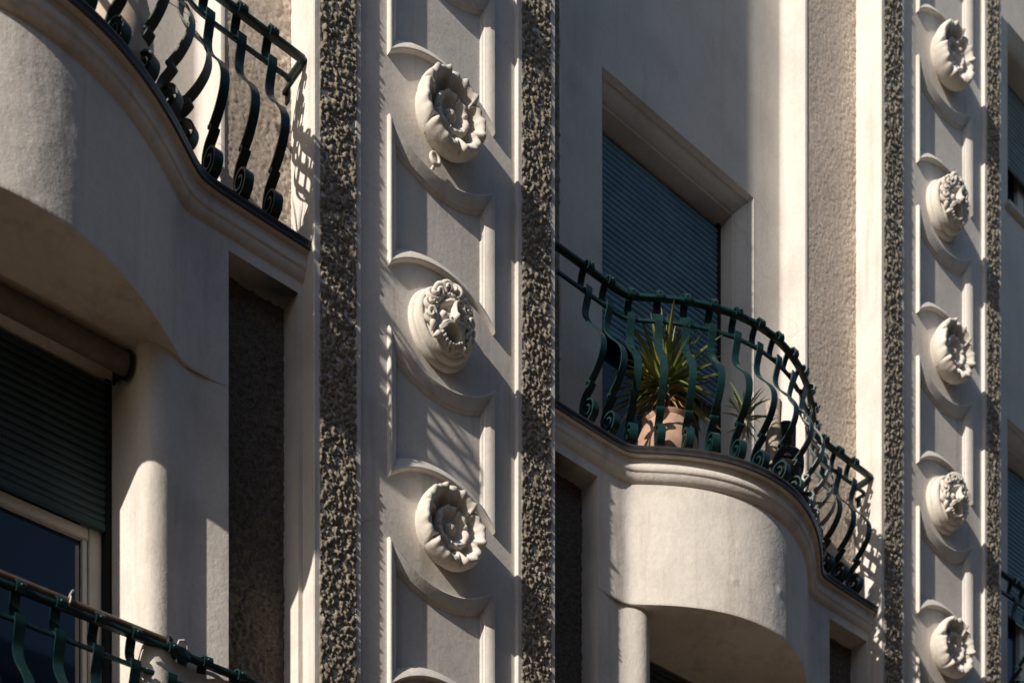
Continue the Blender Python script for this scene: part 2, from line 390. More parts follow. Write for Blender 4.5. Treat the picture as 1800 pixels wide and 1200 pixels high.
def bay(i, uc, ul, ur, stepl, stepr, lower=True, shutter_mat=SHUTB, upper=False):
    """ul/ur: flanks of the pilasters; stepl/stepr: inner edges of the sand roughcast bands"""
    WB = -.475; top = 13.9 if upper else 12.4
    hl, hr = uc - .89 + .106, uc + .765 - .106           # clear opening between the moulded jambs
    vt = 10.10 - .106
    holes = [(hl - .106, hr + .106, SLAB, vt + .106)]
    if upper: holes.append((hl - .106, hr + .106, 12.15, 14.05 if top > 14.05 else top))
    mb = MB(); wall_with_hole(mb, stepl - .02, stepr - .05, SLAB - .05, top, WB, holes)
    wo = mb; mb = MB()
    # right end: the wall sweeps forward in a cove to the roughcast band
    rows = []
    for k in range(13):
        t = k / 12 * math.pi / 2; rows.append((stepr - .05 + .05 * math.sin(t), WB + .06 * (1 - math.cos(t))))
    rows += [(stepr + .001, -.262), (stepr + .006, -.250), (stepr + .016, -.246), (stepr + .03, -.246), (stepr + .031, -.27)]
    extr(mb, rows, SLAB - .05, top)
    # left end: plain return of the roughcast band
    ml = MB(); extr(ml, [(stepl, WB), (stepl, -.25), (stepl - .02, -.246), (stepl - .03, -.27)], SLAB - .05, top)
    o = bpart(wo, 'bay_wall', WALLP, smooth=0, weld=False); bpart(mb, 'wall_return', WALLP, o, smooth=30); bpart(ml, 'wall_return', WALLP, o, smooth=30)
    st = .0075 if i < 2 else .02
    rough_part('roughcast_band', pebble_sheet(stepr + .02, ur, SLAB - .03, top, -.252, st, .006, .016, .0042, 8000, 300 + i, clump=.6, grad=1.6), SANDCAST, o)
    rough_part('roughcast_band', pebble_sheet(ul, stepl - .015, SLAB - .03, top, -.258, .014, .010, .024, .018, 2600, 320 + i), DARKCAST, o)
    surround(o, hl, hr, SLAB, vt, WB, WALLP)
    # french door with roller shutter
    wS = WB - .27
    sh = MB(); sh.fbox(hl, hl + .03, wS - .03, wS + .02, SLAB, vt); sh.fbox(hr - .03, hr, wS - .03, wS + .02, SLAB, vt)
    sh.fbox(hl + .03, hr - .03, wS - .10, wS - .02, vt - .02, vt)
    so_ = bpart(sh, 'roller_shutter', DARKIN)
    vb = slats(so_, hl + .03, hr - .03, wS, vt - .03, 8.52, .046, shutter_mat)
    bar = MB(); bar.fbox(hl + .03, hr - .03, wS - .012, wS + .012, vb - .035, vb); bpart(bar, 'bottom_bar', shutter_mat, so_, bevel=.003)
    wd = frame_part('window', hl + .03, hr - .03, SLAB, vt - .03, wS - .06, .07, FRAME, 1)
    pn = MB(); pn.quad(P(hl + .05, wS - .10, SLAB + .04), P(hr - .05, wS - .10, SLAB + .04), P(hr - .05, wS - .10, vt - .05), P(hl + .05, wS - .10, vt - .05)); bpart(pn, 'pane', GLASS, wd, smooth=0)
    if upper:
        v0, v1 = 12.15, min(top, 14.05)
        mbx = MB()
        for sg, uu in ((-1, hl - .106), (1, hr + .106)):
            mbx.grid([[P(uu - sg * e, ww, v) for e, ww in ((0, WB), (.03, WB - .03), (.05, WB - .06), (.106, WB - .10), (.106, WB - .4))] for v in (v0, v1)])
        mbx.grid([[P(u, ww, v1 - e) for e, ww in ((-.01, WB + .001), (.04, WB - .03), (.09, WB - .06), (.12, WB - .10), (.12, WB - .4))] for u in (hl - .106, hr + .106)])
        bpart(mbx, 'window_surround', WALLP, o, smooth=40)
        sl_ = MB(); sl_.fbox(hl - .16, hr + .16, WB - .4, WB + .05, v0 - .05, v0 + .002); bpart(sl_, 'sill', WALLP, o, bevel=.008)
        sh = MB(); sh.fbox(hl, hl + .03, wS - .03, wS + .02, v0, v1 - .1); sh.fbox(hr - .03, hr, wS - .03, wS + .02, v0, v1 - .1); s2 = bpart(sh, 'roller_shutter', DARKIN)
        vb = slats(s2, hl + .03, hr - .03, wS, v1 - .10, 12.95, .046, SHUTG)
        wd = frame_part('window', hl + .03, hr - .03, v0 + .01, v1 - .1, wS - .08, .075, FRAME, 1)
        pn = MB(); pn.quad(P(hl + .05, wS - .12, v0 + .04), P(hr - .05, wS - .12, v0 + .04), P(hr - .05, wS - .12, v1 - .1), P(hl + .05, wS - .12, v1 - .1)); bpart(pn, 'pane', GLASS, wd, smooth=0)
    # --- balcony: slab, cornice, flashing, apron
    N = 90; ds = [(ul - uc) + (ur - ul) * k / N for k in range(N + 1)]
    def ring(fn): return [fn(d) for d in ds]
    a_, s_ = ring(bow_apron), ring(bow_slab)
    def line(t, v, extra=0.0): return [P(uc + d, a + (s - a) * t + extra, v) for d, a, s in zip(ds, a_, s_)]
    slab = MB(); slab.grid([[P(uc + d, -.56, SLAB - .012) for d in ds], line(.9, SLAB - .012), line(.9, SLAB - .05)]); so2 = bpart(slab, 'balcony', APRON, smooth=30)
    cor = MB()
    prof = [(.90, 7.022), (.90, 7.000), (.86, 6.996), (.62, 6.994), (.60, 6.990), (.60, 6.984), (.585, 6.976), (.52, 6.964), (.505, 6.958), (.53, 6.952), (.56, 6.942), (.565, 6.930), (.54, 6.918), (.49, 6.911), (.44, 6.909), (.42, 6.905), (.40, 6.897), (.33, 6.884), (.24, 6.872), (.13, 6.864), (.03, 6.860), (.0, 6.857), (-.02, 6.85)]
    cor.grid([line(t, v) for t, v in prof]); bpart(cor, 'cornice', APRON, so2, smooth=45)
    fl = MB(); fprof = [(.80, 7.052, 0), (.97, 7.050, .0), (1.0, 7.046, .006), (1.0, 7.038, .010), (1.0, 7.030, .008), (1.0, 7.020, .001), (1.0, 7.006, -.001), (1.0, 7.000, .004), (1.0, 6.997, .001), (.9, 6.9985, -.004)]
    fl.grid([line(t, v, x) for t, v, x in fprof]); bpart(fl, 'flashing', FLASH, so2, smooth=60)
    # apron: full width just below the cornice, then only between the niches
    ap = MB(); VA = 6.02; VN = 6.79
    ap.grid([line(0, 6.87), line(0, VN)])
    M = 80; dd = [-NICHE + 2 * NICHE * k / M for k in range(M + 1)]
    M = 170; dd = [-NICHE + 2 * NICHE * k / M for k in range(M + 1)]; nz_ = 44; zs = [VN + (VA + .006 - VN) * k / nz_ for k in range(nz_ + 1)]
    def relief(d, z):
        e = min(1, (NICHE - abs(d)) / .1, (VN - z) / .08 + .001, (z - VA - .006) / .05); e = max(0.0, e)
        r = .0035 * mnoise.noise((d * 3.1 + i * 9, z * 3.1, .3)) + .0016 * mnoise.noise((d * 11 + i * 9, z * 11, 1.7)) + .0007 * mnoise.noise((d * 30, z * 30, i))
        if i == 1:
            for bu, bz in ((-.325, 6.265), (.125, 6.345)): r += .006 * math.exp(-(((d - bu) / .030) ** 2 + ((z - bz) / .026) ** 2) ** 1.5)
        return r * e
    ap.grid([[P(uc + d, bow_apron(d) + relief(d, z), z) for d in dd] for z in zs])
    ap.grid([[P(uc + d, bow_apron(d) - x, z) for d in dd] for x, z in ((0, VA + .006), (.002, VA + .001), (.006, VA))])
    # soffit under the bow
    ap.grid([[P(uc + d, bow_apron(d) - .006, VA) for d in dd], [P(uc + d, -.13 if abs(d) > .75 else -.62, VA) for d in dd]])
    bpart(ap, 'apron', APRON, so2, smooth=40)
    # --- storey below: wall rolling into the window
    V0 = 2.6
    lw = MB()
    for sg in (-1, 1):
        extr(lw, [(uc + sg * d, w) for d, w in [(NICHE, -.34)] + LOW], V0, VA + .002 if True else VA)
        extr(lw, [(uc + sg * NICHE, -.34), (uc + sg * NICHE, -.12)], VA, VN)
        flank = ur if sg > 0 else ul
        lw.quad(P(uc + sg * NICHE, -.34, VN), P(flank, -.34, VN), P(flank, -.12, VN), P(uc + sg * NICHE, -.12, VN))
        lw.quad(P(flank - sg * .03, -.12, V0), P(flank, -.12, V0), P(flank, -.12, VN), P(flank - sg * .03, -.12, VN))
        lw.quad(P(flank - sg * .03, -.12, V0), P(flank - sg * .032, -.34, V0), P(flank - sg * .032, -.34, VN), P(flank - sg * .03, -.12, VN))
    lo = bpart(lw, 'lower_wall', APRON, smooth=40)
    for sg in (-1, 1):
        flank = ur if sg > 0 else ul
        a0, a1 = sorted((uc + sg * NICHE, flank - sg * .03))
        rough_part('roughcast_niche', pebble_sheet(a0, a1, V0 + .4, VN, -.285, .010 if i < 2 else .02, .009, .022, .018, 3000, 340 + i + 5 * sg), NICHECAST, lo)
    # lower window: shutter half down, sash below
    wS = -.50; h = .747
    sh = MB(); sh.fbox(uc - h, uc - h + .035, wS - .04, wS + .015, V0, VA); sh.fbox(uc + h - .035, uc + h, wS - .04, wS + .015, V0, VA); sh.fbox(uc - h, uc + h, wS - .2, wS - .03, VA - .04, VA - .002)
    so3 = bpart(sh, 'roller_shutter', DARKIN)
    vb = slats(so3, uc - h + .035, uc + h - .035, wS, VA - .02, 5.20, .046, SHUTSHADE)
    bar = MB(); bar.fbox(uc - h + .036, uc + h - .036, wS - .015, wS + .013, vb - .045, vb); bpart(bar, 'bottom_bar', SHUTSHADE, so3, bevel=.004)
    wd = frame_part('window', uc - h + .036, uc + h - .036, V0, 5.9, wS - .035, .075, FRAME, 0)
    tr = MB(); tr.fbox(uc - h + .112, uc + h - .112, wS - .08, wS - .037, vb - .10, vb - .035); bpart(tr, 'transom', FRAME, wd, bevel=.006)
    pn = MB(); pn.quad(P(uc - h + .06, wS - .075, V0), P(uc + h - .06, wS - .075, V0), P(uc + h - .06, wS - .075, 5.9), P(uc - h + .06, wS - .075, 5.9)); bpart(pn, 'pane', GLASS, wd, smooth=0)

bay(0, UC[0], UC[0] * 2 + .975 + .0, -.975, UC[0] - 1.49, -1.44)
bay(1, UC[1], .875, 4.424, 1.15, 3.755)
bay(2, UC[2], 6.214, UC[2] * 2 - 6.214, 6.30, UC[2] + 1.12, upper=True, shutter_mat=SHUTB)

# ------------------------------------------------------------------ iron railings
def strip_mesh(name, path, width, th, taper=None):
    """flat bar bent in the plane (outwards, up); path = list of (o, z)"""
    mb = MB(); n_ = len(path); A = []; Bp = []
    for i, (o, z) in enumerate(path):
        p0 = path[max(0, i - 1)]; p1 = path[min(n_ - 1, i + 1)]; tx, tz = p1[0] - p0[0], p1[1] - p0[1]; L = math.hypot(tx, tz) or 1
        nx, nz = -tz / L, tx / L; k = th / 2
        A.append((o + nx * k, z + nz * k)); Bp.append((o - nx * k, z - nz * k))
    rows = []
    for i in range(n_):
        w = width / 2 * (taper[i] if taper else 1)
        rows.append([(-w, -A[i][0], A[i][1]), (w, -A[i][0], A[i][1]), (w, -Bp[i][0], Bp[i][1]), (-w, -Bp[i][0], Bp[i][1])])
    mb.grid(rows, closed_u=True); mb.add(rows[0], [(3, 2, 1, 0)]); mb.add(rows[-1], [(0, 1, 2, 3)])
    return mb.mesh(name, IRON, smooth=30)

def spline(pts, sub=6):
    out = []
    n_ = len(pts)
    for i in range(n_ - 1):
        p0, p1, p2, p3 = pts[max(0, i - 1)], pts[i], pts[i + 1], pts[min(n_ - 1, i + 2)]
        for k in range(sub):
            t = k / sub
            out.append(tuple(.5 * (2 * p1[j] + (p2[j] - p0[j]) * t + (2 * p0[j] - 5 * p1[j] + 4 * p2[j] - p3[j]) * t * t + (3 * p1[j] - p0[j] - 3 * p2[j] + p3[j]) * t ** 3) for j in range(len(p1))))
    out.append(tuple(pts[-1])); return out

BAR = strip_mesh('baluster', spline([(.024, -.150), (.020, -.19), (.002, -.24), (-.014, -.295), (-.004, -.35), (.044, -.42), (.108, -.49), (.152, -.56), (.162, -.625), (.142, -.69), (.092, -.755), (.036, -.80), (.018, -.815)], 5), .053, .010)
NECK = strip_mesh('collar', spline([(.030, -.030), (.043, -.022), (.048, -.002), (.040, .018), (.018, .027), (-.012, .026), (-.032, .014), (-.050, -.02), (-.062, -.06), (-.054, -.10), (-.022, -.135), (.008, -.152), (.016, -.165), (.014, -.195)], 5), .051, .009)
sp = [(.020, -.803), (.050, -.812), (.056, -.822), (.030, -.845), (-.010, -.875), (-.036, -.92), (-.044, -.97), (-.030, -1.03), (.004, -1.062)]
cx_, cz_, r_ = .022, -.985, .076
ang = [-100 + 22 * k for k in range(0, 27)]
sp += [(cx_ + (r_ * (1 - k / 27 * .78)) * math.cos(math.radians(a)), cz_ + (r_ * (1 - k / 27 * .78)) * math.sin(math.radians(a))) for k, a in enumerate(ang)]
SCROLL = strip_mesh('foot_scroll', spline(sp, 3), .055, .011)
rv = MB(); rv.lathe([(.0, .011), (.004, .0105), (.008, .006), (.009, 0)], 10)
rvm = rv.mesh('rivet', IRON, smooth=60)

def sweep(mb, plan, prof, zc):
    """section prof [(outwards, up)] swept along a plan polyline [(u, w)]"""
    rows = []
    for i, (u, w) in enumerate(plan):
        a = plan[max(0, i - 1)]; b_ = plan[min(len(plan) - 1, i + 1)]; tx, ty = b_[0] - a[0], b_[1] - a[1]; L = math.hypot(tx, ty)
        nx, ny = -ty / L, tx / L
        rows.append([P(u + nx * o, w + ny * o, zc + z) for o, z in prof])
    mb.grid(rows, closed_u=True); k = len(prof); mb.add(rows[0], [tuple(range(k))]); mb.add(rows[-1], [tuple(range(k))[::-1]])

def roundrect(hw, hh, r):
    out = []
    for cx0, cz0, a0 in ((hw - r, hh - r, 0), (-hw + r, hh - r, 90), (-hw + r, -hh + r, 180), (hw - r, -hh + r, 270)):
        for k in range(4): a = math.radians(a0 + 30 * k); out.append((cx0 + r * math.cos(a), cz0 + r * math.sin(a)))
    return out

def railing(uc, ul, ur, fn, vtop, n, d0, d1, label, group=None):
    """fn(d): plan curve of the hand rail; n balusters between d0 and d1 along the curve"""
    root = empty('balcony_railing', P(uc, fn(0), vtop - 1.085)); tag(root, label, 'railing', group)
    inv = Matrix.Translation(root.location).inverted()
    def put(mb, name, mat=IRON, **k):
        o = link(name, mb.mesh(name, mat, **k), root); o.matrix_parent_inverse = inv; return o
    e0, e1 = ul - uc + .035, ur - uc - .035
    N = 120; body = [(uc + e0 + (e1 - e0) * k / N, fn(e0 + (e1 - e0) * k / N)) for k in range(N + 1)]
    def arc_end(side):
        u_, w_ = body[0] if side < 0 else body[-1]; r = .04; pts = []
        for k in range(1, 6):
            a = math.radians(18 * k); pts.append((u_ + side * r * math.sin(a), w_ - r * (1 - math.cos(a))))
        pts.append((u_ + side * r, w_ - .10)); pts.append((u_ + side * r, w_ - .19)); return pts
    body2 = body[3:-3]
    plan = [(p[0] , p[1]) for p in arc_end(-1)[::-1]] + body2 + arc_end(1)
    # keep the ends clear of the pilaster flanks
    plan = [(max(ul + .012, min(ur - .012, u)), w) for u, w in plan]
    t = MB(); sweep(t, plan, roundrect(.024, .014, .008), vtop - .014); put(t, 'top_rail', smooth=50)
    lo = MB(); sweep(lo, [(u, w - .012) for u, w in body[2:-2]], roundrect(.010, .010, .002), vtop - .168); put(lo, 'middle_rail', smooth=40)
    for s_, e in ((-1, body[2]), (1, body[-3])):
        st = MB(); sweep(st, [(e[0] + s_ * .004, e[1]), (e[0] + s_ * .004, e[1] - .10)], roundrect(.008, .012, .002), vtop - .18); st.fbox(e[0] - .006 + s_ * .02, e[0] + .006 + s_ * .02, e[1] - .10, e[1] - .06, vtop - .24, vtop - .16); put(st, 'wall_stay', smooth=40)
    bt = MB(); sweep(bt, [(u, w - .03) for u, w in body[2:-2]], roundrect(.016, .005, .001), vtop - 1.072); put(bt, 'bottom_rail', smooth=40)
    # arc-length positions
    S = [0.0]; D = [d0 + (d1 - d0) * k / 400 for k in range(401)]
    for k in range(400): S.append(S[-1] + math.hypot(D[k + 1] - D[k], fn(D[k + 1]) - fn(D[k])))
    for k in range(n):
        d = float(np.interp(S[-1] * k / (n - 1), S, D)) if n > 1 else d0
        sl_ = (fn(d + .004) - fn(d - .004)) / .008; th = -math.atan(sl_)
        o = link('baluster', BAR, root, (P(uc + d, fn(d), vtop)), (random.uniform(-.012, .012), random.uniform(-.010, .010), th + random.uniform(-.03, .03))); o.matrix_parent_inverse = inv
        link('collar', NECK, o, (0, 0, -.014)); link('foot_scroll', SCROLL, o)
        link('rivet', rvm, o, (random.uniform(-.002, .002), -.050, -.014), (math.radians(90), 0, 0))
    return root

VR = 8.137
railing(UC[1], .875, 4.424, bow_rail, VR, 17, -1.40, 1.525, 'dark green wrought iron railing bowed in front of the blue shutter, beside the yucca')
railing(UC[0], -4.475, -.975, bow_rail, VR, 17, -1.44, 1.52, 'dark green iron railing along the bowed balcony at the top left corner')
railing(UC[2], 6.214, 9.776, bow_rail, VR, 17, -1.42, 1.42, 'dark green iron railing at the right edge beside the far pilaster')
VR2 = 4.425
railing(UC[0], -4.475, -.975, lambda d: -.085, VR2, 16, -1.58, 1.52, 'straight dark green iron railing in front of the lower left window')

# bronze pole tied on top of the straight railing
pz = VR2 + EYE + .020
pl = MB(); pl.tube([(-4.2, .078, pz), (-3.0, .077, pz + .002), (-1.86, .078, pz)], .020, 14)
po = pl.build('curtain_pole', POLE, smooth=50); tag(po, 'brown round pole lying along the top of the straight lower left railing', 'pole')
kn = MB(); kn.lathe([(0, -.002), (.024, 0), (.031, .008), (.031, .026), (.025, .036), (.0, .038)], 18); ko = link('end_cap', kn.mesh('end_cap', BLACKPOT), po, (-1.858, .078, pz), (0, math.radians(90), 0))
for ux in (-2.395,):
    ring = MB(); ring.tube([(ux + .006 * math.sin(a), .078 + .027 * math.cos(a), pz + .0 + .030 * math.sin(a)) for a in [2 * math.pi * k / 20 for k in range(21)]], .0045, 6, caps=False)
    ring.tube([(ux, .066, pz + .026), (ux + .012, .060, pz + .052), (ux + .02, .062, pz + .06)], .004, 6)
    to = ring.build('cable_tie', CLIP); tag(to, 'pale cable tie looped round the brown pole at the lower left window', 'cable tie')
cl = MB(); cx0, cz0 = -1.765, VR2 + EYE
cl.box((cx0 - .05, .045, cz0 - .050), (cx0 + .045, .125, cz0 - .002)); cl.box((cx0 - .03, .055, cz0 - .002), (cx0 + .03, .11, cz0 + .014))
co = cl.build('rail_clamp', IRON, bevel=.006); tag(co, 'small dark clamp gripping the lower left rail beside the pole end', 'clamp')
wg = MB(); wg.tube([(cx0 - .03, .06, cz0 + .014), (cx0 - .025, .05, cz0 + .035), (cx0 + .0, .045, cz0 + .043), (cx0 + .028, .055, cz0 + .036), (cx0 + .034, .07, cz0 + .014)], .006, 8); link('wing_handle', wg.mesh('wing_handle', CLIP), co)
for dx in (-.035, .02):
    bo = MB(); bo.tube([(cx0 + dx, .06, cz0 - .05), (cx0 + dx, .06, cz0 - .085)], .005, 8); link('bolt', bo.mesh('bolt', IRON), co)

# awning roll above the lower left window
aw = MB(); ua, ub = UC[0] - .70, UC[0] + .715; zc = 5.945 + EYE; yc = .235
aw.tube([(ua, yc, zc), (ub, yc, zc)], .058, 20)
ao = aw.build('awning_roll', AWN, smooth=60); tag(ao, 'rolled awning under the soffit of the left bow, above the shaded lower shutter', 'awning')
for ux in (ua - .004, ub + .004):
    br = MB(); br.tube([(ux - .006, yc, zc), (ux + .006, yc, zc)], .073, 20); br.box((ux - .005, yc - .01, zc - .01), (ux + .005, yc + .17, zc + .06)); link('bracket', br.mesh('bracket', BLACKPOT, smooth=50), ao)

# ------------------------------------------------------------------ medallions
def ss(a, b_, x): t = min(1, max(0, (x - a) / (b_ - a))); return t * t * (3 - 2 * t)

def rosette_meshes():
    out = []
    NP = 6; span = 2 * math.pi / NP; NA, = (26,)
    base = [(.150, -.004), (.174, .010), (.194, .030), (.208, .055), (.215, .082), (.214, .104), (.209, .122), (.202, .136), (.193, .144), (.182, .146), (.170, .140), (.159, .127), (.148, .110), (.138, .092), (.128, .075), (.117, .062), (.094, .056)]
    pet = []
    for variant in range(3):
        rng = random.Random(40 + variant); ph = rng.uniform(-.5, .5); k1 = rng.uniform(.8, 1.25)
        mb = MB(); rows = []
        for j, (r, h) in enumerate(base):
            row = []; s = j / (len(base) - 1)
            lip = math.exp(-((s - .53) / .13) ** 2); inn = ss(.58, .75, s); outer = 1 - ss(.30, .52, s)
            for q in range(NA + 1):
                x = -1 + 2 * q / NA; th = x * span / 2 * 1.07
                edge = abs(x) ** 3
                ruf = math.cos(3.0 * math.pi * x + ph) * .5 + math.cos(5.1 * math.pi * x + 1.3 + ph * 3) * .35
                hh = h + lip * (-.050 * ss(.70, 1.0, abs(x)) + .014 * x + .010 * ruf * k1 * (1 - edge)) - outer * .004 * edge
                rr = r + lip * (.012 * (1 - x * x) + .008 * ruf * k1 - .012 * edge) - outer * .024 * abs(x) ** 10 * ss(.12, .40, s) + outer * ss(.2, .45, s) * .004 * ruf
                # inner face: hollow scoop with a pair of ridges along its flanks
                rr += inn * (.012 * (1 - x * x) - .020 * math.exp(-((abs(x) - .82) / .09) ** 2) - .008 * math.exp(-(x / .10) ** 2) + .022 * math.exp(-((1 - abs(x)) / .07) ** 2)) * (1 - ss(.9, 1, s))
                hh += inn * .012 * math.exp(-((abs(x) - .80) / .11) ** 2)
                row.append((1.07 * rr * math.sin(th), -hh, rr * math.cos(th)))
            rows.append(row)
        mb.grid(rows); pet.append(mb.mesh('petal', STONE, smooth=60))
    ip = []
    for variant in range(2):
        rng = random.Random(80 + variant); mb = MB(); rows = []
        prof = [(.104, .050), (.110, .074), (.110, .098), (.103, .114), (.093, .118), (.082, .110), (.073, .093), (.064, .077), (.052, .068), (.03, .064), (.0, .063)]
        for j, (r, h) in enumerate(prof):
            row = []; s = j / (len(prof) - 1); lip = math.exp(-((s - .38) / .2) ** 2)
            for q in range(15):
                x = -1 + 2 * q / 14; th = x * span / 2 * 1.03
                rr = r + lip * (.014 * (1 - x ** 4) - .009) + .003 * lip * math.cos(6 * x + variant); hh = h - lip * .026 * ss(.7, 1, abs(x)) + lip * .004 * math.cos(7 * x + variant * 2)
                row.append((1.07 * rr * math.sin(th), -hh, rr * math.cos(th)))
            rows.append(row)
        mb.grid(rows); ip.append(mb.mesh('inner_petal', STONE, smooth=60))
    bs = MB(); rows = []
    for a in range(9):
        t = a / 8 * math.pi / 2; r = .034 * math.cos(t) * (1 + .0 * a); h = .064 + .048 * math.sin(t)
        rows.append([((r * (1 + .12 * math.cos(4 * 2 * math.pi * k / 20))) * math.sin(2 * math.pi * k / 20), -h + .003 * math.cos(2 * math.pi * k / 10) * math.cos(t), (r * (1 + .12 * math.cos(4 * 2 * math.pi * k / 20))) * math.cos(2 * math.pi * k / 20)) for k in range(20)])
    bs.grid(rows, closed_u=True)
    bk = MB(); bk.grid([[(1.07 * r * math.sin(2 * math.pi * k / 48), -h, r * math.cos(2 * math.pi * k / 48)) for k in range(48)] for r, h in ((.168, -.004), (.186, .022), (.196, .06), (.186, .10), (.160, .10), (.138, .060), (.115, .050), (.0, .050))], closed_u=True)
    return pet, ip, bs.mesh('boss', STONE, smooth=60), bk.mesh('calyx', STONE, smooth=60)
PET, IPET, BOSS, CALYX = rosette_meshes()

def rosette(u, v, label, rot=0.0, sc=1.10):
    root = empty('rosette_medallion', P(u, CH, v)); root.scale = (sc, sc, sc); tag(root, label, 'medallion', 'carved rosettes on the pilasters')
    link('calyx', CALYX, root)
    for k in range(6): link('petal', PET[(k * 2 + k // 2) % 3], root, (0, 0, 0), (0, rot + k * math.pi / 3 + random.uniform(-.04, .04), 0))
    for k in range(6): link('inner_petal', IPET[k % 2], root, (0, 0, 0), (0, rot + .5 + k * math.pi / 3 + random.uniform(-.03, .03), 0))
    link('boss', BOSS, root, (0, 0, 0), (0, rot, 0))
    return root

def mask_meshes():
    R0 = .218
    disc = MB(); prof = [(.205, -.004), (.213, .004), (.216, .016), (.213, .030), (.204, .040), (.196, .043), (.194, .048), (.197, .056), (.198, .070), (.194, .084), (.184, .094), (.172, .097), (.168, .093), (.0, .090)]
    disc.grid([[(r * math.sin(2 * math.pi * k / 64), -h, r * math.cos(2 * math.pi * k / 64)) for k in range(64)] for r, h in prof], closed_u=True)
    nx, nz = 150, 180; X = np.linspace(-.158, .158, nx)[None, :]; Z = np.linspace(-.185, .170, nz)[:, None]
    AX = np.abs(X)
    def G(x, z, sx, sz, a=0):
        dx, dz = X - x, Z - z; c, s = math.cos(a), math.sin(a); return np.exp(-(((dx * c + dz * s) / sx) ** 2 + ((-dx * s + dz * c) / sz) ** 2))
    def stroke(pts, amp, sig, sig2=None):
        m_ = np.zeros((nz, nx)); P_ = spline(pts, 8); K = len(P_)
        for q, (x_, z_) in enumerate(P_):
            t = q / (K - 1); sg = sig + ((sig2 if sig2 is not None else sig) - sig) * t
            m_ = np.maximum(m_, np.sqrt(np.clip(1 - ((X - x_) ** 2 + (Z - z_) ** 2) / sg ** 2, 0, 1)) * sg)
        return m_ * amp
    r2 = (X / .158) ** 2 + ((Z + .008) / .178) ** 2
    h = .085 + .070 * np.sqrt(np.clip(1 - r2, 0, 1))
    h = h + .020 * G(0, .085, .07, .035)                                             # forehead
    for s in (-1, 1):
        h = h - .042 * G(s * .050, .028, .026, .018) - .018 * G(s * .105, .0, .016, .05) # sockets, temples
        h = h + .020 * G(s * .050, .024, .013, .010)                                 # eyeballs
        h = h + .026 * G(s * .072, -.022, .028, .024)                                # cheeks
    # wide open mouth
    mr = np.sqrt((X / .046) ** 2 + ((Z + .100) / .036) ** 2)
    mouth = 1 / (1 + np.exp((mr - 1) * 16)); h = h * (1 - mouth) + mouth * .072
    add = np.zeros((nz, nx))
    for s in (-1, 1):
        brow = stroke([(s * .012, .070), (s * .032, .066), (s * .060, .050), (s * .084, .030)], 1.25, .017, .009)
        lid = stroke([(s * .030, .036), (s * .050, .041), (s * .070, .028)], .7, .006); bag = stroke([(s * .032, .012), (s * .052, .006), (s * .070, .014)], .7, .006)
        for m_ in (brow, lid, bag): add = np.maximum(add, m_)
        for q in range(3):                                                          # moustache: three drooping strands each side
            o_ = q * .013
            add = np.maximum(add, stroke([(s * .006, -.045 - o_ * .3), (s * .034, -.050 - o_ * .6), (s * .066, -.068 - o_ * .9), (s * .088, -.100 - o_ * .6), (s * (.082 - o_), -.124)], 1.7, .015, .008))
        add = np.maximum(add, stroke([(s * .020, -.032), (s * .026, -.030)], 1.9, .014))
        for q in range(4):                                                          # beard strands round the lower lip
            add = np.maximum(add, stroke([(s * (.010 + .020 * q), -.140 + .008 * q), (s * (.016 + .024 * q), -.158 + .010 * q), (s * (.008 + .020 * q), -.176 + .014 * q)], 1.5, .015, .007))
    lip = stroke([(-.044, -.112), (-.026, -.138), (0, -.146), (.026, -.138), (.044, -.112)], 1.4, .013); add = np.maximum(add, lip)
    nose = np.maximum(stroke([(0, .060), (0, .030), (0, .0), (0, -.022)], 2.2, .014, .022), stroke([(0, -.022), (0, -.026)], 2.6, .023)); add = np.maximum(add, nose)
    h = h + add
    ok = r2 < 1.0
    h = np.where(ok, h, .080)
    face = MB(); face.grid([[(float(X[0, j]), -float(h[i, j]), float(Z[i, 0])) for j in range(nx)] for i in range(nz)])
    # drop the corners outside the oval
    keep = [f for f in face.f if any(ok[k // nx, k % nx] for k in f)]; face.f = keep
    cu = MB(); pts = []; rad = []
    for k in range(34):
        t = k / 33; a = t * 3.2 * math.pi; r = .030 * (1 - t * .82); pts.append((r * math.cos(a), -.004 - .022 * t, r * 1.25 * math.sin(a))); rad.append(.0120 - .005 * t)
    cu.tube(pts, rad, 8)
    bl = MB(); pts = [(0, 0, 0), (.006, -.012, -.02), (.004, -.016, -.045), (-.006, -.012, -.068), (-.012, -.004, -.082)]; bl.tube(spline(pts, 4), [.014 + .010 * math.sin(math.pi * min(1, k / 17 + .12)) - .012 * (k / 16) ** 2 for k in range(17)], 10)
    return disc.mesh('backing_disc', STONE, smooth=60), face.mesh('face', STONE, smooth=80), cu.mesh('hair_curl', STONE, smooth=80), bl.mesh('beard_lock', STONE, smooth=80)
DISC, FACE, CURL, LOCK = mask_meshes()
